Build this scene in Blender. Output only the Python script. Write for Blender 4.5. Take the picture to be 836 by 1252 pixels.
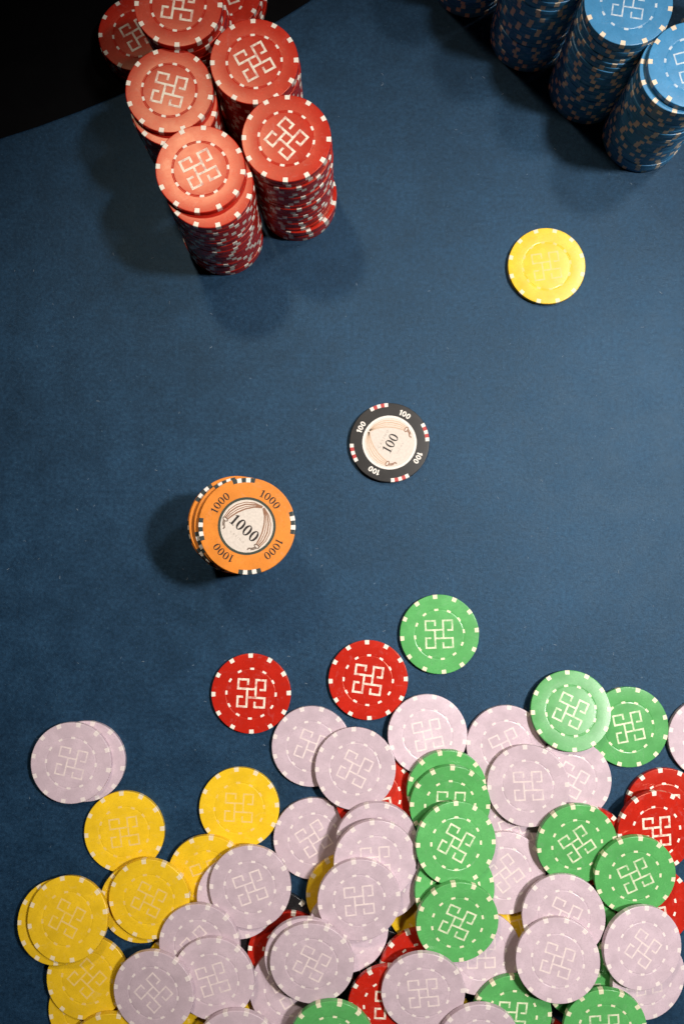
import bpy, math, random
from mathutils import Vector, Matrix
random.seed(11)
for o in list(bpy.data.objects):
    bpy.data.objects.remove(o)
SC = bpy.context.scene
COL = SC.collection
MM = 0.001
R = math.radians

# ------------------------------------------------------------------ camera
cam_data = bpy.data.cameras.new("camera")
cam = bpy.data.objects.new("camera", cam_data)
COL.objects.link(cam)
cam.location = (0, 0, 0.480)
cam.rotation_euler = (R(3.5), 0, 0)
cam_data.sensor_fit = 'VERTICAL'
cam_data.sensor_height = 36.0
cam_data.sensor_width = 24.0
cam_data.lens = 33.0
cam_data.clip_start = 0.01
cam_data.clip_end = 20.0
cam_data.dof.use_dof = True
cam_data.dof.focus_distance = 0.445
cam_data.dof.aperture_fstop = 16.0
SC.camera = cam

# ------------------------------------------------------------------ world and lamps (an indoor card room)
world = bpy.data.worlds.new("World")
SC.world = world
world.use_nodes = True
bgn = world.node_tree.nodes["Background"]
bgn.inputs[0].default_value = (0.75, 0.9, 1.0, 1)
bgn.inputs[1].default_value = 0.001

def lamp(name, loc, target, power, radius, color, cone, blend):
    d = bpy.data.lights.new(name, 'SPOT')
    d.energy = power
    d.shadow_soft_size = radius
    d.color = color
    d.spot_size = R(cone)
    d.spot_blend = blend
    o = bpy.data.objects.new(name, d)
    COL.objects.link(o)
    o.location = loc
    v = Vector(target) - Vector(loc)
    o.rotation_euler = v.to_track_quat('-Z', 'Y').to_euler()
    return o

lamp("lamp_right", (0.61, 0.13, 1.20), (0.12, -0.01, 0), 77.0, 0.055, (1.0, 0.95, 0.91), 37, 1.0)
lamp("lamp_far_right", (0.59, 0.55, 1.25), (0.12, 0.00, 0), 23.0, 0.065, (1.0, 0.95, 0.91), 38, 1.0)
lamp("lamp_far_left", (-0.232, 0.613, 1.02), (0.07, -0.06, 0), 18.5, 0.045, (1.0, 0.84, 0.66), 38, 1.0)

SC.view_settings.view_transform = 'Standard'
SC.view_settings.look = 'None'
SC.view_settings.exposure = 0.0
SC.view_settings.gamma = 1.0
SC.view_settings.use_curve_mapping = False

# ------------------------------------------------------------------ materials
def new_mat(name):
    m = bpy.data.materials.new(name)
    m.use_nodes = True
    nt = m.node_tree
    return m, nt, nt.nodes["Principled BSDF"]

def noise(nt, scale, detail=3.0, rough=0.55, vec=None):
    n = nt.nodes.new("ShaderNodeTexNoise")
    n.inputs["Scale"].default_value = scale
    n.inputs["Detail"].default_value = detail
    n.inputs["Roughness"].default_value = rough
    if vec is not None:
        nt.links.new(vec, n.inputs["Vector"])
    return n

def ramp(nt, fac, p0, c0, p1, c1):
    r = nt.nodes.new("ShaderNodeValToRGB")
    r.color_ramp.elements[0].position = p0
    r.color_ramp.elements[0].color = (*c0, 1)
    r.color_ramp.elements[1].position = p1
    r.color_ramp.elements[1].color = (*c1, 1)
    nt.links.new(fac, r.inputs[0])
    return r

def mix(nt, a, b, fac, mode='MIX'):
    m = nt.nodes.new("ShaderNodeMix")
    m.data_type = 'RGBA'
    m.blend_type = mode
    for sock, v in ((m.inputs[0], fac), (m.inputs[6], a), (m.inputs[7], b)):
        if hasattr(v, 'is_output'):
            nt.links.new(v, sock)
        elif isinstance(v, (int, float)):
            sock.default_value = v
        else:
            sock.default_value = (*v, 1)
    return m.outputs[2]

def mul(c, k):
    return tuple(min(1, x * k) for x in c)

def chip_mat(name, color, rough=0.25, spec=0.38, vary=0.15, dirt=0.20, tint=(1, 1, 1)):
    """moulded clay composite: faint mottling, handling dirt, fine scuffs"""
    m, nt, b = new_mat(name)
    tc = nt.nodes.new("ShaderNodeTexCoord")
    oi = nt.nodes.new("ShaderNodeObjectInfo")
    add = nt.nodes.new("ShaderNodeVectorMath"); add.operation = 'ADD'
    nt.links.new(tc.outputs["Object"], add.inputs[0])
    sc = nt.nodes.new("ShaderNodeVectorMath"); sc.operation = 'SCALE'
    nt.links.new(oi.outputs["Location"], sc.inputs[0]); sc.inputs[3].default_value = 7.3
    nt.links.new(sc.outputs[0], add.inputs[1])
    vec = add.outputs[0]
    n1 = noise(nt, 120, 5, 0.65, vec)
    n2 = noise(nt, 1500, 3, 0.6, vec)
    r1 = ramp(nt, n1.outputs["Fac"], 0.3, mul(color, 1 - vary), 0.7, mul(color, 1 + vary * 0.6))
    col = mix(nt, r1.outputs[0], mul(color, 1 - dirt), ramp(nt, n2.outputs["Fac"], 0.52, (0, 0, 0), 0.75, (1, 1, 1)).outputs[0])
    n3 = noise(nt, 210, 6, 0.75, vec)           # rubbed, chalky scuffs and finger grease
    n3.inputs["Distortion"].default_value = 1.4
    scuff = ramp(nt, n3.outputs["Fac"], 0.56, (0, 0, 0), 0.72, (0.38, 0.38, 0.38)).outputs[0]
    col = mix(nt, col, tuple(0.72 * c + 0.16 for c in color) if max(color) > 0.1 else mul(color, 2.2), scuff)
    hsv = nt.nodes.new("ShaderNodeHueSaturation")   # every chip has faded a little differently
    tone = nt.nodes.new("ShaderNodeMapRange")
    tone.inputs["To Min"].default_value = 0.92
    tone.inputs["To Max"].default_value = 1.07
    nt.links.new(oi.outputs["Random"], tone.inputs["Value"])
    nt.links.new(tone.outputs[0], hsv.inputs["Value"])
    nt.links.new(col, hsv.inputs["Color"])
    nt.links.new(hsv.outputs[0], b.inputs["Base Color"])
    rr = nt.nodes.new("ShaderNodeMapRange")
    rr.inputs["To Min"].default_value = rough - 0.06
    rr.inputs["To Max"].default_value = rough + 0.09
    nt.links.new(n1.outputs["Fac"], rr.inputs["Value"])
    nt.links.new(rr.outputs[0], b.inputs["Roughness"])
    b.inputs["Specular IOR Level"].default_value = spec
    b.inputs["Specular Tint"].default_value = (*tint, 1)
    bp = nt.nodes.new("ShaderNodeBump")
    bp.inputs["Strength"].default_value = 0.25
    bp.inputs["Distance"].default_value = 0.00006
    nt.links.new(n2.outputs["Fac"], bp.inputs["Height"])
    nt.links.new(bp.outputs[0], b.inputs["Normal"])
    return m

def flat_mat(name, color, rough=0.4, spec=0.4, under=None):
    m, nt, b = new_mat(name)
    tc = nt.nodes.new("ShaderNodeTexCoord")
    n = noise(nt, 900, 3, 0.6, tc.outputs["Object"])
    r = ramp(nt, n.outputs["Fac"], 0.35, mul(color, 0.90), 0.7, mul(color, 1.04))
    out = r.outputs[0]
    if under:                                   # print rubbed through to the clay
        oi = nt.nodes.new("ShaderNodeObjectInfo")
        add = nt.nodes.new("ShaderNodeVectorMath"); add.operation = 'MULTIPLY_ADD'
        nt.links.new(oi.outputs["Location"], add.inputs[0])
        add.inputs[1].default_value = (9.1, 9.1, 9.1)
        nt.links.new(tc.outputs["Object"], add.inputs[2])
        w = noise(nt, 330, 4, 0.7, add.outputs[0])
        out = mix(nt, out, under, ramp(nt, w.outputs["Fac"], 0.46, (0, 0, 0), 0.68, (0.75, 0.75, 0.75)).outputs[0])
    nt.links.new(out, b.inputs["Base Color"])
    b.inputs["Roughness"].default_value = rough
    b.inputs["Specular IOR Level"].default_value = spec
    return m

BODY = {
    'red':     chip_mat("red_clay", (0.50, 0.018, 0.009), tint=(1.0, 0.74, 0.52)),
    'lilac':   chip_mat("lilac_clay", (0.61, 0.485, 0.548)),
    'green':   chip_mat("green_clay", (0.105, 0.42, 0.12)),
    'yellow':  chip_mat("yellow_clay", (0.84, 0.54, 0.020)),
    'blue':    chip_mat("blue_clay", (0.062, 0.28, 0.54)),
    'black':   chip_mat("black_clay", (0.014, 0.014, 0.015)),
    'hundred': chip_mat("black_composite", (0.020, 0.018, 0.017), 0.36),
    'thousand': chip_mat("orange_composite", (0.80, 0.26, 0.030), 0.40),
}
MARK = {
    'red':     flat_mat("cream_inlay", (0.88, 0.80, 0.66), under=(0.49, 0.014, 0.009)),
    'lilac':   flat_mat("pale_pink_inlay", (0.82, 0.70, 0.68), under=(0.61, 0.485, 0.548)),
    'green':   flat_mat("pale_lime_inlay", (0.78, 0.82, 0.58), under=(0.105, 0.42, 0.12)),
    'yellow':  flat_mat("pale_peach_inlay", (0.84, 0.59, 0.20), under=(0.84, 0.54, 0.020)),
    'blue':    flat_mat("pale_blue_inlay", (0.62, 0.72, 0.80), under=(0.062, 0.28, 0.54)),
    'black':   flat_mat("grey_inlay", (0.60, 0.60, 0.56)),
}
SPOT = {
    'red':     flat_mat("white_spot", (0.88, 0.82, 0.72)),
    'lilac':   flat_mat("pinkish_white_spot", (0.82, 0.73, 0.71)),
    'green':   flat_mat("pale_cream_spot", (0.82, 0.80, 0.56)),
    'yellow':  flat_mat("warm_white_spot", (0.86, 0.72, 0.46)),
    'blue':    flat_mat("tan_white_spot", (0.86, 0.72, 0.54)),
    'black':   flat_mat("ivory_spot", (0.78, 0.78, 0.70)),
}
M_PAPER = flat_mat("printed_paper", (0.70, 0.63, 0.56), 0.5, 0.3)
M_INK = flat_mat("black_ink", (0.025, 0.020, 0.018), 0.5, 0.3)
M_BROWN = flat_mat("brown_ink", (0.28, 0.14, 0.08), 0.5, 0.3)
M_TAN = flat_mat("tan_ink", (0.62, 0.45, 0.32), 0.5, 0.3)
M_SOFT = flat_mat("soft_grey_ink", (0.42, 0.36, 0.32), 0.5, 0.3)
M_GREEN_INK = flat_mat("dark_green_ink", (0.045, 0.060, 0.045), 0.5, 0.3)
M_WHITE = flat_mat("white_composite", (0.84, 0.80, 0.74))
M_SLATE = flat_mat("dark_slate_composite", (0.035, 0.050, 0.052))
M_CRIMSON = flat_mat("crimson_composite", (0.50, 0.05, 0.045))

def felt_material():
    m, nt, b = new_mat("navy_felt")
    tc = nt.nodes.new("ShaderNodeTexCoord")
    v = tc.outputs["Object"]
    n1 = noise(nt, 1900, 4, 0.75, v)     # nap
    n2 = noise(nt, 520, 4, 0.7, v)       # pilling
    n3 = noise(nt, 14, 5, 0.6, v)        # broad wear
    n4 = noise(nt, 75, 4, 0.65, v)       # brushed patches
    c = ramp(nt, n1.outputs["Fac"], 0.28, (0.0048, 0.0215, 0.050), 0.74, (0.0150, 0.0460, 0.096)).outputs[0]
    for nn, lo, hi in ((n2, (0.52, 0.56, 0.60), (1.55, 1.48, 1.42)), (n4, (0.74, 0.76, 0.78), (1.26, 1.24, 1.22)), (n3, (0.72, 0.74, 0.75), (1.24, 1.22, 1.20))):
        c = mix(nt, c, ramp(nt, nn.outputs["Fac"], 0.30, lo, 0.70, hi).outputs[0], 1.0, 'MULTIPLY')
    n5 = noise(nt, 1300, 2, 0.5, v)      # pale fibre tips
    c = mix(nt, c, (0.072, 0.120, 0.165), ramp(nt, n5.outputs["Fac"], 0.66, (0, 0, 0), 0.78, (1, 1, 1)).outputs[0])
    nt.links.new(c, b.inputs["Base Color"])
    rr = nt.nodes.new("ShaderNodeMapRange")
    rr.inputs["From Min"].default_value = 0.3
    rr.inputs["From Max"].default_value = 0.7
    rr.inputs["To Min"].default_value = 0.40
    rr.inputs["To Max"].default_value = 0.49
    nt.links.new(n4.outputs["Fac"], rr.inputs["Value"])
    nt.links.new(rr.outputs[0], b.inputs["Roughness"])
    b.inputs["Specular IOR Level"].default_value = 0.40
    b.inputs["Specular Tint"].default_value = (0.44, 0.72, 1.0, 1)
    h = nt.nodes.new("ShaderNodeMath"); h.operation = 'MULTIPLY_ADD'
    nt.links.new(n2.outputs["Fac"], h.inputs[0]); h.inputs[1].default_value = 0.8
    nt.links.new(n1.outputs["Fac"], h.inputs[2])
    bp = nt.nodes.new("ShaderNodeBump")
    bp.inputs["Strength"].default_value = 0.6
    bp.inputs["Distance"].default_value = 0.00022
    nt.links.new(h.outputs[0], bp.inputs["Height"])
    nt.links.new(bp.outputs[0], b.inputs["Normal"])
    return m

# ------------------------------------------------------------------ mesh helpers
def mesh(name, verts, faces, mats, smooth=False, fmat=None):
    me = bpy.data.meshes.new(name)
    me.from_pydata([(x * MM, y * MM, z * MM) for x, y, z in verts], [], faces)
    for mt in (mats if isinstance(mats, (list, tuple)) else [mats]):
        me.materials.append(mt)
    if fmat:
        me.polygons.foreach_set("material_index", fmat)
    if smooth:
        me.polygons.foreach_set("use_smooth", [True] * len(me.polygons))
    me.update()
    return me

def lathe(prof, n):
    """closed solid of revolution; prof runs from axis (bottom) to axis (top)"""
    V, Fc = [], []
    rings = []
    for r, z in prof:
        if r < 1e-6:
            rings.append([len(V)]); V.append((0, 0, z))
        else:
            rings.append(list(range(len(V), len(V) + n)))
            for i in range(n):
                a = 2 * math.pi * i / n
                V.append((r * math.cos(a), r * math.sin(a), z))
    for a, b in zip(rings, rings[1:]):
        for i in range(n):
            j = (i + 1) % n
            if len(a) == 1:
                Fc.append((a[0], b[j], b[i]))
            elif len(b) == 1:
                Fc.append((a[i], a[j], b[0]))
            else:
                Fc.append((a[i], a[j], b[j], b[i]))
    return V, Fc

def link(name, me, parent=None):
    o = bpy.data.objects.new(name, me)
    COL.objects.link(o)
    if parent is not None:
        o.parent = parent
    return o

def structure(o):
    o["kind"] = "structure"
    return o

# ------------------------------------------------------------------ the table
def table():
    edge = [(-600, 70), (-420, 150), (-243.4, 203), (-179.5, 224.7), (-159, 231.5), (-136.8, 240), (-94, 258.5),
            (-60, 274.5), (-33.3, 289.1), (-17.3, 299.4), (5.2, 317), (44.5, 355), (90, 420), (120, 520)]
    out = edge + [(700, 520), (700, -560), (-600, -560)]
    n, ne = len(out), len(edge)
    V, F = [], []
    for d, z in ((0, 0), (0.5, -0.06), (0.9, -0.22), (1.1, -0.40), (1.15, -0.50), (1.15, -0.58)):    # cut edge of the cloth
        for i, (x, y) in enumerate(out):
            k = d if i < ne else 0
            V.append((x - 0.45 * k, y + 0.89 * k, z))
    F.append(tuple(range(n - 1, -1, -1)))
    for r in range(5):
        for i in range(n):
            j = (i + 1) % n
            F.append((r * n + i, r * n + j, (r + 1) * n + j, (r + 1) * n + i))
    F.append(tuple(range(5 * n, 6 * n)))
    felt = structure(link("table_felt", mesh("table_felt", V, F, felt_material())))
    m, nt, b = new_mat("black_lacquer")
    tc = nt.nodes.new("ShaderNodeTexCoord")
    nn = noise(nt, 60, 4, 0.6, tc.outputs["Object"])
    r = ramp(nt, nn.outputs["Fac"], 0.3, (0.0025, 0.0025, 0.003), 0.7, (0.004, 0.004, 0.0045))
    nt.links.new(r.outputs[0], b.inputs["Base Color"])
    b.inputs["Roughness"].default_value = 0.85
    b.inputs["Specular IOR Level"].default_value = 0.05
    x0, x1, y0, y1 = -620, 720, -580, 620
    V = [(x, y, z) for z in (-30, -0.60) for x, y in ((x0, y0), (x1, y0), (x1, y1), (x0, y1))]
    F = [(3, 2, 1, 0), (4, 5, 6, 7), (0, 1, 5, 4), (1, 2, 6, 5), (2, 3, 7, 6), (3, 0, 4, 7)]
    structure(link("table_border", mesh("table_border", V, F, m)))
table()

# ------------------------------------------------------------------ moulded chips with the looped-square emblem
CR, CT = 20.0, 3.1                      # radius and thickness of a chip

def rim(rad, t):
    """half outline of the flat-sided edge: small rounded arrises, flat faces kept flat by close loops"""
    return [(rad * 0.80, 0), (rad - 0.40, 0), (rad - 0.32, 0.004), (rad - 0.15, 0.055), (rad - 0.05, 0.16), (rad, 0.32), (rad, 0.40), (rad, t - 0.40), (rad, t - 0.32),
            (rad - 0.05, t - 0.16), (rad - 0.15, t - 0.055), (rad - 0.32, t - 0.004), (rad - 0.40, t)]

PROF = [(0, 0)] + rim(CR, CT) + [
        (CR * 0.650, CT), (CR * 0.643, CT - 0.006), (CR * 0.637, CT - 0.04), (CR * 0.630, CT - 0.09), (CR * 0.612, CT - 0.09),
        (CR * 0.605, CT - 0.04), (CR * 0.599, CT - 0.006), (CR * 0.592, CT), (CR * 0.3, CT), (0, CT)]

def body_mesh(kind):
    V, F = lathe(PROF, 72)
    me = mesh("body_" + kind, V, F, BODY[kind], True)
    return me

def strip(V, F, pts, half):
    """flat mitred ribbon along a polyline (square corners)"""
    n = len(pts)
    L, Rr = [], []
    for i in range(n):
        p = Vector(pts[i])
        d0 = (Vector(pts[i]) - Vector(pts[i - 1])).normalized() if i else None
        d1 = (Vector(pts[i + 1]) - Vector(pts[i])).normalized() if i < n - 1 else None
        if d0 is None: d0 = d1
        if d1 is None: d1 = d0
        n0 = Vector((-d0.y, d0.x)); n1 = Vector((-d1.y, d1.x))
        m = n0 + n1
        m = m / max(0.25, m.dot(n0))
        L.append(p + m * half); Rr.append(p - m * half)
    return L, Rr

def ribbon(V, F, pts, half, z0, z1):
    L, Rr = strip(V, F, pts, half)
    b = len(V)
    for l, r in zip(L, Rr):
        V += [(l.x, l.y, z1), (r.x, r.y, z1), (r.x, r.y, z0), (l.x, l.y, z0)]
    n = len(L)
    for i in range(n - 1):
        a, c = b + 4 * i, b + 4 * (i + 1)
        for k in range(4):
            k2 = (k + 1) % 4
            F.append((a + k, a + k2, c + k2, c + k))
    F.append((b + 3, b + 2, b + 1, b))
    e = b + 4 * (n - 1)
    F.append((e, e + 1, e + 2, e + 3))

def emblem_mesh(kind, half):
    V, F = [], []
    c, o, h, k = 0.106 * CR, 0.338 * CR, 0.095 * CR, 0.205 * CR
    arm = [(c, -c + half * 0.9), (c, o), (o, o), (o, h), (k, h)]
    for q in range(4):
        a = q * math.pi / 2
        ca, sa = round(math.cos(a)), round(math.sin(a))
        pts = [(x * ca - y * sa, x * sa + y * ca) for x, y in arm]
        ribbon(V, F, pts, half, CT - 0.05, CT + 0.020 + 0.004 * (q % 2))
    return mesh("emblem_" + kind, V, F, MARK[kind])

def arc_solid(V, F, prof, a0, a1, n):
    """sweep an open profile (r,z) round the axis between two angles, with end caps"""
    b = len(V); m = len(prof)
    for i in range(n + 1):
        a = a0 + (a1 - a0) * i / n
        for r, z in prof:
            V.append((r * math.cos(a), r * math.sin(a), z))
    for i in range(n):
        for k in range(m):
            k2 = (k + 1) % m
            F.append((b + i * m + k, b + (i + 1) * m + k, b + (i + 1) * m + k2, b + i * m + k2))
    F.append(tuple(b + k for k in range(m)))
    F.append(tuple(b + n * m + k for k in range(m - 1, -1, -1)))

def rim_profile(rad, t, r_in, p):
    return [(r_in, t - 0.1), (r_in, t + p), (rad - 0.32, t + p), (rad - 0.14, t - 0.045), (rad - 0.04, t - 0.15), (rad + p, t - 0.32), (rad + p, 0.32),
            (rad - 0.04, 0.15), (rad - 0.14, 0.045), (rad - 0.32, -0.008), (r_in, -0.008), (r_in, 0.1), (rad - 0.6, 0.35), (rad - 0.6, t - 0.35)]

SPOT_SPAN = 0.118
def spots_mesh(kind):
    V, F = [], []
    for i in range(12):
        a = R(30 * i + 4)
        arc_solid(V, F, rim_profile(CR, CT, CR * 0.895, 0.012), a - SPOT_SPAN / 2, a + SPOT_SPAN / 2, 2)
    return mesh("edge_spots_" + kind, V, F, SPOT[kind])

def dashes_mesh(kind):
    V, F = [], []
    for i in range(12):
        a = R(30 * i + 4)
        arc_solid(V, F, [(CR * 0.594, CT - 0.2), (CR * 0.594, CT + 0.015), (CR * 0.646, CT + 0.015), (CR * 0.646, CT - 0.2)], a - 0.080, a + 0.080, 3)
    return mesh("ring_dashes_" + kind, V, F, MARK[kind] if kind not in ('red', 'green', 'lilac') else SPOT[kind])

HALF = {'red': 0.52, 'lilac': 0.38, 'green': 0.43, 'yellow': 0.38, 'blue': 0.34, 'black': 0.38}
SHAPES = {k: (body_mesh(k), spots_mesh(k), dashes_mesh(k), emblem_mesh(k, HALF[k])) for k in HALF}
PARTS = ("body", "edge_spots", "ring_dashes", "emblem")

def orient(root, nx, ny, rot):
    nz = math.sqrt(max(0, 1 - nx * nx - ny * ny))
    q = Vector((0, 0, 1)).rotation_difference(Vector((nx, ny, nz)))
    root.rotation_mode = 'QUATERNION'
    from mathutils import Quaternion
    root.rotation_quaternion = q @ Quaternion((0, 0, 1), R(rot))

def chip(kind, x, y, z, nx, ny, rot, label, group, full=True):
    root = bpy.data.objects.new("poker_chip", None)
    COL.objects.link(root)
    root.empty_display_size = 0.01
    root.location = (x * MM, y * MM, z * MM)
    orient(root, nx, ny, rot)
    root["label"] = label
    root["category"] = "poker chip"
    root["group"] = group
    for nm, me in list(zip(PARTS, SHAPES[kind]))[:4 if full else 2]:
        o = link(nm, me, root)
        if nm in ("edge_spots", "ring_dashes"):
            o["kind"] = "stuff"
        if nm == "edge_spots":
            o.rotation_euler.z = R(VAR.uniform(-7, 7))
        elif nm == "ring_dashes":
            o.rotation_euler.z = R(VAR.uniform(-5, 5))
        elif nm == "emblem":                    # the print is never quite centred
            o.location = (VAR.uniform(-0.2, 0.2) * MM, VAR.uniform(-0.2, 0.2) * MM, 0)
    return root
VAR = random.Random(21)

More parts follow.
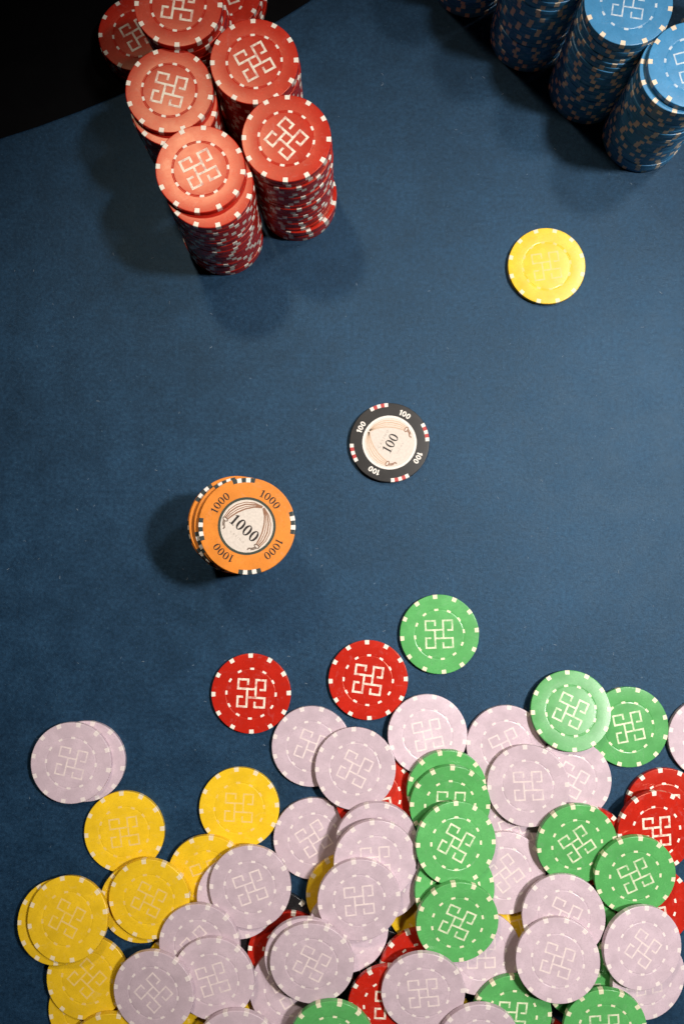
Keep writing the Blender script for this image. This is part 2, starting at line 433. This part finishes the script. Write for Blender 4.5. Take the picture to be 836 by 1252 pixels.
# chip positions in millimetres: kind, x, y, z, normal x, normal y, turn in degrees, label
PILE = [
    ('yellow', 105.78, 156.76, 0.02, -0.0, -0.0, 8, 'yellow chip lying alone on the felt below the blue stacks'),
    ('hundred', 24.25, 64.77, 0.02, -0.0, -0.0, 61, 'black chip with 100 on its pale centre, lying alone'),
    ('green', 49.15, -32.69, 0.02, -0.0, -0.0, 2, 'green chip lying alone above the heap, right of two red chips'),
    ('red', -45.67, -62.34, 0.02, -0.0, -0.0, -3, 'red chip lying flat, alone, below the orange 1000 stack'),
    ('red', 13.18, -55.62, 0.02, -0.0, -0.0, -8, 'red chip lying flat just left below the lone green chip'),
    ('lilac', -128.43, -96.01, 0.02, -0.0, -0.0, -20, 'lilac chip half hidden under another at the far left'),
    ('lilac', -134.7, -96.18, 3.14, -0.0, -0.0, -13, 'lilac chip on top of the far left pair'),
    ('yellow', -108.45, -130.72, 0.02, -0.0, -0.0, 8, 'single yellow chip touching the far left lilac pair'),
    ('yellow', -51.26, -118.96, 0.02, -0.0, -0.0, -3, 'yellow chip lying flat on felt, topmost of the yellow chips'),
    ('yellow', -66.34, -151.35, 1.76, -0.0382, -0.078, 20, 'yellow chip tucked under two lilac chips below the topmost yellow chip'),
    ('yellow', -99.63, -164.54, 2.35, -0.0524, -0.1033, 10, 'lower chip of the yellow pair in the middle of the yellow group'),
    ('yellow', -124.61, -216.07, 0.02, -0.0, -0.0, 40, 'yellow chip peeking out at lower left under another yellow chip'),
    ('yellow', -124.83, -200.25, 3.14, -0.0, -0.0, -44, 'yellow chip below the leftmost yellow pair'),
    ('yellow', -139.61, -173.25, 4.44, -0.0738, 0.1476, 5, 'leftmost yellow chip, half covered by its twin'),
    ('yellow', -133.69, -170.71, 7.66, -0.0738, 0.1476, -25, 'upper chip of the leftmost yellow pair'),
    ('yellow', -113.18, -235.02, 3.46, 0.0522, -0.1566, 12, 'yellow chip cut by the bottom edge at left'),
    ('yellow', -78.01, -198.42, 0.02, -0.0, -0.0, 12, 'yellow chip almost hidden under lilac chips at lower left'),
    ('yellow', -62.79, -218.58, 2.48, 0.0739, -0.0976, 32, 'yellow chip showing slivers between lilac chips near bottom edge'),
    ('yellow', -94.26, -161.27, 6.11, -0.0524, -0.1034, -25, 'upper chip of the yellow pair in the middle of the yellow group'),
    ('lilac', -14.15, -134.02, 0.02, -0.0, -0.0, 32, 'lilac chip beside the topmost yellow chip, shaded at its right'),
    ('red', -32.25, -237.92, 1.97, 0.0591, -0.077, 5, 'red chip below the bottom edge under green and lilac chips'),
    ('lilac', 9.25, -240.65, 0.02, -0.0, -0.0, 5, 'lilac chip under the cut green chip at the bottom edge'),
    ('yellow', 51.12, -229.75, 0.02, -0.0, -0.0, 5, 'yellow chip buried under lilac chips at the bottom edge'),
    ('red', 95.28, -239.09, 0.02, -0.0, -0.0, 5, 'red chip buried under green chips at the bottom edge'),
    ('lilac', 135.3, -240.69, 0.02, -0.0, -0.0, 5, 'lilac chip buried under the lower right green chip'),
    ('black', -33.23, -179.11, 0.02, -0.0, -0.0, 12, 'black chip showing only its spotted rim between lilac chips'),
    ('black', 16.98, -197.64, 0.02, -0.0, -0.0, 40, 'black chip glimpsed in the gap left of a red chip'),
    ('red', 16.48, -113.09, 1.7, 0.0696, 0.0464, 10, "red chip wedged under lilac and green chips at the heap's top"),
    ('yellow', 2.11, -160.12, 2.04, 0.0558, -0.0845, 0, 'yellow crescent of a chip left under a large lilac chip'),
    ('yellow', 41.94, -166.36, 0.02, -0.0, -0.0, 15, 'yellow chip glimpsed left of the lowest whole green chip'),
    ('yellow', 90.01, -174.76, 0.02, -0.0, -0.0, 15, 'yellow chip showing only a tiny corner between lilac chips'),
    ('lilac', 86.46, -130.19, 0.02, -0.0, -0.0, 20, 'lilac chip squeezed behind others, right of the green column'),
    ('red', 161.32, -119.36, 0.02, -0.0, -0.0, 0, 'upper of two overlapping red chips at right'),
    ('red', 153.03, -166.44, 0.02, -0.0, -0.0, 10, 'red chip at right edge half under green and lilac chips'),
    ('red', -26.32, -188.32, 3.14, -0.0, -0.0, 20, 'red chip showing a crescent between lilac chips at lower left'),
    ('green', 115.57, -176.36, 3.14, -0.0, -0.0, 15, 'green chip mostly hidden behind two lilac chips at right'),
    ('green', 118.93, -200.34, 5.54, 0.0271, -0.1628, 5, 'green chip flat beneath the lilac chips near lower right'),
    ('lilac', -25.12, -204.25, 6.59, 0.0097, 0.0135, 30, 'lilac chip sticking out lower left beneath a lilac pair'),
    ('lilac', -15.21, -88.61, 0.02, -0.0, -0.0, -21, "lilac chip at the heap's upper left, partly under its neighbour"),
    ('lilac', 42.6, -82.73, 1.6, 0.0555, 0.0566, 11, 'lilac chip directly right below the second red chip'),
    ('lilac', 82.27, -88.22, 0.02, -0.0, -0.0, 25, 'lilac chip whose lower half is covered, left of green pair'),
    ('green', 143.7, -79.01, 0.02, -0.0, -0.0, 11, 'right chip of the overlapping green pair'),
    ('lilac', 113.82, -104.6, 3.14, -0.0, -0.0, -30, 'lilac chip below the overlapping green pair'),
    ('red', 121.12, -136.22, 4.16, 0.04, -0.1601, 20, 'red chip peeking out behind a green chip, right of centre'),
    ('green', 114.01, -70.82, 4.01, -0.025, 0.1631, -26, 'left, upper chip of the overlapping green pair'),
    ('lilac', 183.38, -84.45, 0.02, -0.0, -0.0, 10, 'lilac chip cut off by the right edge'),
    ('lilac', 6.73, -98.56, 5.8, -0.083, 0.0994, -26, "lilac chip overlapping the heap's upper left lilac chip"),
    ('lilac', 92.14, -106.78, 5.96, -0.1403, -0.0, 4, 'lilac chip lying across two others, right of the green column top'),
    ('lilac', -51.13, -160.76, 6.08, -0.0631, -0.0157, 10, 'lilac chip hidden under the one beside the yellow group'),
    ('lilac', -44.59, -154.45, 9.73, -0.063, -0.0157, 20, 'lilac chip resting over a yellow chip, right of yellow group'),
    ('lilac', 2.54, -176.13, 6.95, 0.1596, 0.0327, 25, 'lilac chip beneath the large lilac chip, lower part showing'),
    ('lilac', 16.71, -132.83, 8.75, 0.0308, -0.1621, 15, 'rearmost of the fanned lilac chips left of the green column'),
    ('lilac', 18.9, -150.94, 10.11, 0.0643, -0.1111, 30, 'lilac chip peeking out at right beneath the lilac fan'),
    ('lilac', 15.78, -140.2, 14.66, 0.0643, -0.111, 3, 'middle chip of the lilac fan left of the green column'),
    ('red', 37.75, -195.56, 5.08, 0.1346, -0.0075, 10, 'dark red chip crescent just below left of the green column'),
    ('red', 22.98, -209.55, 10.05, -0.0221, -0.1636, -2, 'red chip left of a lilac chip near the bottom edge'),
    ('green', 51.61, -108.74, 4.26, 0.0901, -0.1383, 10, 'rear chip at the top of the green column'),
    ('green', 52.97, -115.51, 7.05, 0.0557, -0.1552, -3, 'second green chip from the top of the green column'),
    ('lilac', 67.79, -187.78, 5.03, 0.094, -0.0056, 0, 'lilac chip tucked under the lowest chip of the green column'),
    ('lilac', 80.53, -149.81, 3.14, -0.0, -0.0, 37, 'lilac chip touching the right side of the green column'),
    ('green', 54.38, -155.63, 10.28, 0.1628, 0.0271, 10, 'green chip peeking out between the two whole column chips'),
    ('green', 54.65, -132.38, 13.96, 0.1647, 0.0113, -30, 'whole green chip in the middle of the green column'),
    ('green', 55.11, -168.76, 15.3, 0.08, -0.1443, -25, 'lowest whole green chip of the green column'),
    ('lilac', 8.04, -158.14, 16.3, 0.0643, -0.1111, 5, 'large front chip of the lilac fan, right of a yellow crescent'),
    ('red', 154.22, -128.82, 6.06, 0.1329, -0.0608, 3, 'lower of two overlapping red chips, emblem showing, at right'),
    ('green', 114.65, -133.89, 8.61, 0.0704, -0.1493, 34, 'green chip left of the overlapping red chips'),
    ('green', 142.74, -148.76, 9.17, 0.031, -0.1621, 25, 'green chip leaning over the lower overlapping red chip'),
    ('lilac', 107.34, -168.02, 11.29, -0.0605, 0.0295, -25, 'lilac chip below the green chips, partly covered by another'),
    ('lilac', -68.89, -181.84, 9.78, -0.1067, -0.0659, 45, 'lilac chip half covered, right of the middle yellow pair'),
    ('lilac', -61.62, -196.6, 12.72, -0.1067, -0.0659, 19, 'lilac chip with whole emblem, left of red crescent'),
    ('lilac', -90.27, -203.22, 11.99, -0.1537, -0.0591, -43, 'shaded mauve chip at lower left beside yellow chips'),
    ('lilac', -16.99, -185.15, 16.35, -0.0618, -0.153, 15, 'under chip of the closely paired lilac chips at bottom centre'),
    ('lilac', -14.16, -186.31, 19.51, -0.0618, -0.153, -26, 'upper chip of the closely paired lilac chips at bottom centre'),
    ('lilac', -50.03, -228.93, 13.36, -0.0076, -0.1649, 10, 'lilac chip cut by the bottom edge, left of green chip'),
    ('green', -4.82, -222.8, 17.44, -0.0131, -0.1645, 20, 'green chip cut by the bottom edge, left of centre'),
    ('lilac', 38.8, -201.68, 14.87, -0.0221, -0.1636, 6, 'lilac chip over red chips, below the green column'),
    ('green', 82.33, -216.97, 5.79, 0.1057, -0.0787, -6, 'green chip at the bottom edge below the lilac chips, right of centre'),
    ('lilac', 103.48, -187.24, 14.76, -0.0605, 0.0295, -17, 'lilac chip on top of another, left of rightmost lilac chips'),
    ('lilac', 65.02, -225.92, 14.17, 0.0613, -0.1533, 10, 'lilac chip cut by the bottom edge, overlapping a green chip'),
    ('lilac', 149.01, -199.76, 5.7, 0.2548, -0.0983, 3, 'shaded lilac chip at lower right beneath another'),
    ('lilac', 144.33, -182.19, 12.63, 0.1639, -0.0196, -38, 'lilac chip topmost at lower right, touching the right red chip'),
    ('green', 126.45, -220.25, 10.91, -0.0262, -0.163, 5, 'green chip cut by the bottom edge at lower right'),
]
# stacks: name, colour, count, base xy, top xy, turn of the top chip, slide of the chips under the top ones
STACKS = [
    ('front left red stack', 'red', 23, [-62.3, 174.7], [-63.0, 178.0], 27, [(2, 3.5, -6.5)]),
    ('front right red stack', 'red', 23, [-24.4, 191.3], [-24.8, 192.0], -42, []),
    ('middle left red stack', 'red', 21, [-79.0, 219.4], [-78.4, 217.5], -14, [(2, 1.5, -5.5)]),
    ('middle right red stack', 'red', 22, [-39.1, 230.0], [-39.6, 229.2], 29, []),
    ('low red stack at far upper left', 'red', 4, [-106.3, 275.7], [-105.5, 275.9], 30, []),
    ('tall red stack cut by the top edge', 'red', 22, [-66.8, 257.9], [-74.2, 256.0], -8, []),
    ('low red stack cut by the top edge', 'red', 4, [-59.4, 299.4], [-62.1, 297.3], 20, []),
    ('blue stack with its whole top in view', 'blue', 23, [128.9, 253.4], [128.9, 254.8], -9, []),
    ('blue stack cut by the right edge', 'blue', 23, [157.2, 227.8], [157.0, 225.9], 15, [(2, -2.5, -1.5)]),
    ('third blue stack from the right edge', 'blue', 23, [98.2, 282.0], [98.4, 282.0], 15, []),
    ('leftmost blue stack', 'blue', 23, [67.7, 311.6], [68.0, 311.8], 15, []),
    ('dark blue stack in the top right corner', 'blue', 23, [191.8, 271.7], [190.5, 272.0], 15, []),
]

# ------------------------------------------------------------------ printed chips (100 and 1000)
def ellipse(cx, cy, rx, ry, n=28):
    return [(cx + rx * math.cos(2 * math.pi * i / n), cy + ry * math.sin(2 * math.pi * i / n)) for i in range(n)]

def prism(V, F, outer, z0, z1):
    b = len(V); n = len(outer)
    V += [(x, y, z1) for x, y in outer] + [(x, y, z0) for x, y in outer]
    F.append(tuple(b + i for i in range(n)))
    for i in range(n):
        j = (i + 1) % n
        F.append((b + j, b + i, b + n + i, b + n + j))

def ring_prism(V, F, outer, inner, z0, z1):
    b = len(V); n = len(outer)
    for loop, z in ((outer, z1), (inner, z1), (outer, z0), (inner, z0)):
        V += [(x, y, z) for x, y in loop]
    for i in range(n):
        j = (i + 1) % n
        F.append((b + i, b + j, b + n + j, b + n + i))
        F.append((b + j, b + i, b + 2 * n + i, b + 2 * n + j))
        F.append((b + n + i, b + n + j, b + 3 * n + j, b + 3 * n + i))

def numeral_polys(text, h, bold):
    """old-style serif figures built from outlines: list of (outer, inner or None); baseline y=0, centred in x"""
    polys, x = [], 0.0
    for ch in text:
        if ch == '1':
            w = 0.48 * h
            s = 0.085 * h * bold
            c = x + w / 2
            polys.append(([(c - s, 0.04 * h), (c + s, 0.04 * h), (c + s, h), (c - 0.01 * h, h), (c - 0.22 * h, 0.84 * h), (c - 0.22 * h, 0.79 * h), (c - s, 0.85 * h)], None))
            polys.append(([(c - 0.23 * h, 0), (c + 0.23 * h, 0), (c + 0.23 * h, 0.055 * h), (c - 0.23 * h, 0.055 * h)], None))
            x += w + 0.09 * h
        else:
            w = 0.66 * h
            cx = x + w / 2
            polys.append((ellipse(cx, h / 2, w / 2, h / 2 * 1.02), ellipse(cx, h / 2, w / 2 - 0.175 * h * bold, h / 2 * 0.86)))
            x += w + 0.09 * h
    tot = x - 0.09 * h
    sh = lambda L: [(px - tot / 2, py) for px, py in L] if L else None
    return [(sh(a), sh(b)) for a, b in polys]

def sans_polys(text, h):
    polys, x = [], 0.0
    for ch in text:
        if ch == '1':
            s = 0.12 * h; c = x + 0.20 * h
            polys.append(([(c - s, 0), (c + s, 0), (c + s, h), (c - 0.02 * h, h), (c - 0.24 * h, 0.82 * h), (c - 0.24 * h, 0.66 * h), (c - s, 0.74 * h)], None))
            x += 0.44 * h
        else:
            w = 0.66 * h; cx = x + w / 2
            polys.append((ellipse(cx, h / 2, w / 2, h / 2), ellipse(cx, h / 2, w / 2 - 0.22 * h, h / 2 - 0.20 * h)))
            x += w + 0.07 * h
    tot = x - 0.07 * h
    sh = lambda L: [(px - tot / 2, py) for px, py in L] if L else None
    return [(sh(a), sh(b)) for a, b in polys]

def place_polys(polys, fn, mat, name, z0, z1):
    V, F = [], []
    for a, b in polys:
        a = [fn(x, y) for x, y in a]
        if b:
            ring_prism(V, F, a, [fn(x, y) for x, y in b], z0, z1)
        else:
            prism(V, F, a, z0, z1)
    return mesh(name, V, F, mat)

def bend(r, ang):
    """wrap a text line round the rim, tops outward, centred at angle ang"""
    def fn(x, y):
        a = ang - x / r
        return ((r + y) * math.cos(a), (r + y) * math.sin(a))
    return fn

def text_mesh(txt, size, mat, name, z, fn):
    cu = bpy.data.curves.new(name, 'FONT')
    cu.body = txt; cu.size = size; cu.align_x = 'CENTER'; cu.space_character = 1.9
    o = bpy.data.objects.new(name, cu)
    COL.objects.link(o)
    bpy.context.view_layer.update()
    me = bpy.data.meshes.new_from_object(o.evaluated_get(bpy.context.evaluated_depsgraph_get()))
    bpy.data.objects.remove(o)
    V = [(*fn(v.co.x, v.co.y), z) for v in me.vertices]
    F = [tuple(p.vertices) for p in me.polygons]
    bpy.data.meshes.remove(me)
    return mesh(name, V, F, mat)

def curtain_meshes(r, z, ink, tie):
    """theatre curtain drawn on the inlay: pale drapes along the border, brown folds, tie knots"""
    inner = [(0.02, 0.90), (0.26, 0.72), (0.46, 0.46), (0.60, 0.18), (0.68, -0.08), (0.72, -0.30)]
    V, F = [], []
    for s in (-1, 1):
        outer = [(0.95 * math.cos(R(a)), 0.95 * math.sin(R(a))) for a in range(88, -24, -10)]
        loop = [(s * r * x, r * y) for x, y in outer + inner[::-1]]
        prism(V, F, loop[::-1] if s > 0 else loop, z, z + 0.010)
    drape_me = mesh("drape", V, F, M_PAPER_2)
    V, F = [], []
    for s in (-1, 1):
        for j in range(4):
            t = j / 3.6
            pts = []
            for i in range(len(inner)):
                u = i / (len(inner) - 1)
                a = R(88 - 106 * u)
                ox, oy = 0.95 * math.cos(a), 0.95 * math.sin(a)
                x = inner[i][0] * (1 - t) + ox * t
                y = inner[i][1] * (1 - t) + oy * t
                pts.append((s * x * r, y * r))
            ribbon(V, F, pts, (0.026, 0.016, 0.024, 0.016)[j] * r, z + 0.004, z + 0.018)
    fold_me = mesh("folds", V, F, ink)
    V, F = [], []
    for s in (-1, 1):
        ring_prism(V, F, ellipse(s * 0.78 * r, -0.33 * r, 0.12 * r, 0.075 * r, 16), ellipse(s * 0.78 * r, -0.33 * r, 0.075 * r, 0.04 * r, 16), z + 0.01, z + 0.026)
        ribbon(V, F, [(s * 0.76 * r, -0.40 * r), (s * 0.70 * r, -0.50 * r), (s * 0.60 * r, -0.58 * r), (s * 0.60 * r, -0.66 * r)], 0.024 * r, z + 0.004, z + 0.020)
        ribbon(V, F, [(s * 0.82 * r, -0.39 * r), (s * 0.76 * r, -0.50 * r), (s * 0.69 * r, -0.58 * r)], 0.018 * r, z + 0.004, z + 0.020)
    tie_me = mesh("ties", V, F, tie)
    return drape_me, fold_me, tie_me

M_PAPER_2 = flat_mat("printed_drape", (0.76, 0.66, 0.57), 0.5, 0.3)
M_INK_SOFT = flat_mat("sepia_ink", (0.16, 0.11, 0.08), 0.5, 0.3)

def printed_chip_parts(kind, rad, t):
    """meshes of a printed chip; frame: +Y is the top of the inlay"""
    parts = []
    prof = [(0, 0)] + rim(rad, t) + [(rad * 0.60, t), (rad * 0.3, t), (0, t)]
    V, F = lathe(prof, 80)
    parts.append(("body", mesh("body_" + kind, V, F, BODY[kind], True)))
    two = (M_SLATE, M_WHITE) if kind == 'thousand' else (M_WHITE, M_CRIMSON)
    span = 0.098
    for q in range(4):
        V, F, fm = [], [], []
        for k in range(5):
            a = R(45 + 90 * q) + (k - 2) * span
            n0 = len(F)
            arc_solid(V, F, rim_profile(rad, t, rad * 0.905 if kind == 'thousand' else rad * 0.90, 0.012 + 0.003 * (k % 2)), a - span / 2, a + span / 2, 2)
            fm += [k % 2] * (len(F) - n0)
        parts.append(("edge_spots", mesh("edge_spots_" + kind, V, F, two, False, fm)))
    if kind == 'thousand':
        V, F = [], []
        ring_prism(V, F, ellipse(0, 0, rad * 0.598, rad * 0.598, 64), ellipse(0, 0, rad * 0.545, rad * 0.545, 64), t - 0.05, t + 0.03)
        parts.append(("inlay_border", mesh("inlay_border", V, F, M_GREEN_INK)))
        ri = rad * 0.55
    else:
        V, F = [], []
        ring_prism(V, F, ellipse(0, 0, rad * 0.680, rad * 0.680, 64), ellipse(0, 0, rad * 0.625, rad * 0.625, 64), t - 0.05, t + 0.03)
        parts.append(("inlay_border", mesh("inlay_border", V, F, M_WHITE)))
        ri = rad * 0.63
    V, F = [], []
    prism(V, F, ellipse(0, 0, ri, ri, 64), t - 0.05, t + 0.012)
    parts.append(("inlay", mesh("inlay", V, F, M_PAPER)))
    d, f, ti = curtain_meshes(ri, t + 0.014, M_BROWN if kind == 'thousand' else M_TAN, M_INK_SOFT if kind == 'thousand' else M_BROWN)
    parts += [("curtain", d), ("curtain_folds", f), ("curtain_ties", ti)]
    z0, z1 = t + 0.016, t + 0.045
    if kind == 'thousand':
        parts.append(("numeral", place_polys(numeral_polys("1000", 5.2, 1.15), lambda x, y: (x, y - 3.9), M_INK, "centre_numeral", z0, z1)))
        parts.append(("lettering", text_mesh("CASINO", 1.35, M_SOFT, "lettering", z1, lambda x, y: (x, y - 0.58 * ri))))
        for q in range(4):
            parts.append(("numeral", place_polys(numeral_polys("1000", 3.4, 1.05), bend(rad * 0.665, R(90 + 90 * q)), M_INK, "rim_numeral", t - 0.02, t + 0.03)))
    else:
        parts.append(("numeral", place_polys(numeral_polys("100", 4.9, 1.0), lambda x, y: (x, y - 3.0), M_INK, "centre_numeral", z0, z1)))
        parts.append(("lettering", text_mesh("CASINO", 1.7, M_SOFT, "lettering", z1, lambda x, y: (x, y + 0.24 * ri))))
        parts.append(("lettering", text_mesh("CASINO", 1.1, M_SOFT, "lettering", z1, lambda x, y: (x, y - 0.50 * ri))))
        for q in range(4):
            parts.append(("numeral", place_polys(sans_polys("100", 2.9), bend(rad * 0.740, R(90 + 90 * q)), M_WHITE, "rim_numeral", t - 0.02, t + 0.03)))
    return parts

PRINTED = {'hundred': printed_chip_parts('hundred', 20.4, 3.2), 'thousand': printed_chip_parts('thousand', 21.75, 3.1)}

def printed_chip(kind, x, y, z, nx, ny, rot, label, group, full=True):
    root = bpy.data.objects.new("poker_chip", None)
    COL.objects.link(root)
    root.empty_display_size = 0.01
    root.location = (x * MM, y * MM, z * MM)
    orient(root, nx, ny, rot)
    root["label"] = label
    root["category"] = "poker chip"
    if group:
        root["group"] = group
    for nm, me in PRINTED[kind]:
        if full or nm in ("body", "edge_spots"):
            o = link(nm, me, root)
            if nm in ("edge_spots", "curtain_folds", "curtain_ties"):
                o["kind"] = "stuff"
    return root

# ------------------------------------------------------------------ stacks
ORD = ["top", "second", "third", "fourth", "fifth", "sixth", "seventh", "eighth", "ninth", "tenth", "eleventh", "twelfth", "thirteenth",
       "fourteenth", "fifteenth", "sixteenth", "seventeenth", "eighteenth", "nineteenth", "twentieth", "twenty-first", "twenty-second", "twenty-third"]

def stack_label(colour, k, N, where):
    if k == 0:
        return "top %s chip of the %s" % (colour, where)
    if k == N - 1:
        return "%s chip at the bottom of the %s" % (colour, where)
    return "%s chip %s from the top of the %s" % (colour, ORD[k], where)

STEP = CT + 0.035
for where, kind, N, base, top, rot, offs in STACKS:
    rnd = random.Random(where)
    wx = wy = 0.0
    shift = offs[0] if offs else None          # (count of top chips slid off, dx, dy of the rest)
    for i in range(N):                          # i counts from the felt up
        f = i / max(1, N - 1)
        wx = wx * 0.6 + rnd.uniform(-0.38, 0.38)
        wy = wy * 0.6 + rnd.uniform(-0.38, 0.38)
        x = base[0] + (top[0] - base[0]) * f
        y = base[1] + (top[1] - base[1]) * f
        k = N - 1 - i
        if k > 0:
            x += wx; y += wy
            if shift and k >= shift[0] - 1:
                x += shift[1] * (0.35 + 0.65 * f)
                y += shift[2] * (0.35 + 0.65 * f)
        if where.startswith('front right') and i < 4:      # the lowest chips stick out
            x += 1.5; y -= 0.7
        chip(kind, x, y, (-0.58 if where.startswith('low') else 0.02) + i * STEP, 0, 0, rot if k == 0 else rnd.uniform(0, 360), stack_label(kind, k, N, where),
             "%s chips stacked at the top of the picture" % kind, full=(k < 3 or N < 6 or (where.startswith('front right') and i == 3)))

N = 19
rnd = random.Random(5)
SLIDE = {0: (-42.6, 19.4, -41), 1: (-45.0, 20.2, -22), 2: (-47.9, 20.9, 2), 3: (-48.3, 20.2, 28), 4: (-49.5, 20.9, 55), 5: (-48.7, 19.7, 12)}
for i in range(N):
    k = N - 1 - i
    f = i / (N - 1)
    x, y = -48.4 + rnd.uniform(-0.7, 0.5), 20.2 + rnd.uniform(-0.6, 0.5)
    dx = dy = 0
    rot = rnd.uniform(0, 360)
    if k in SLIDE:
        x, y, rot = SLIDE[k]
    printed_chip('thousand', x + dx, y + dy, 0.02 + i * STEP, 0, 0, rot, stack_label("orange", k, N, "orange 1000 stack"),
                 "orange 1000 chips in one stack", full=k < 6)

# ------------------------------------------------------------------ loose chips and the heap
for kind, x, y, z, nx, ny, rot, label in PILE:
    if kind == 'hundred':
        printed_chip(kind, x, y, z, nx, ny, rot, label, None)
    else:
        chip(kind, x, y, z, nx, ny, rot, label, "%s chips scattered on the felt" % kind)

# ------------------------------------------------------------------ lint on the felt
def lint():
    rnd = random.Random(3)
    V, F = [], []
    for _ in range(260):
        x, y = rnd.uniform(-175, 190), rnd.uniform(-270, 300)
        if y > 215 + 0.5 * x + 30 and x < 20:
            continue
        a = rnd.uniform(0, 6.28); n = 5; L = rnd.uniform(0.4, 1.7); cv = rnd.uniform(-1.2, 1.2)
        pts = [(x, y)]
        for i in range(n):
            a += cv / n
            pts.append((pts[-1][0] + L / n * math.cos(a), pts[-1][1] + L / n * math.sin(a)))
        ribbon(V, F, pts, rnd.uniform(0.03, 0.07), 0.05, 0.12)
    m = flat_mat("pale_lint", (0.30, 0.36, 0.42), 0.9, 0.1)
    o = link("lint", mesh("lint", V, F, m))
    o["kind"] = "stuff"
    o["label"] = "pale lint fibres scattered over the navy felt"
    o["category"] = "lint"
lint()
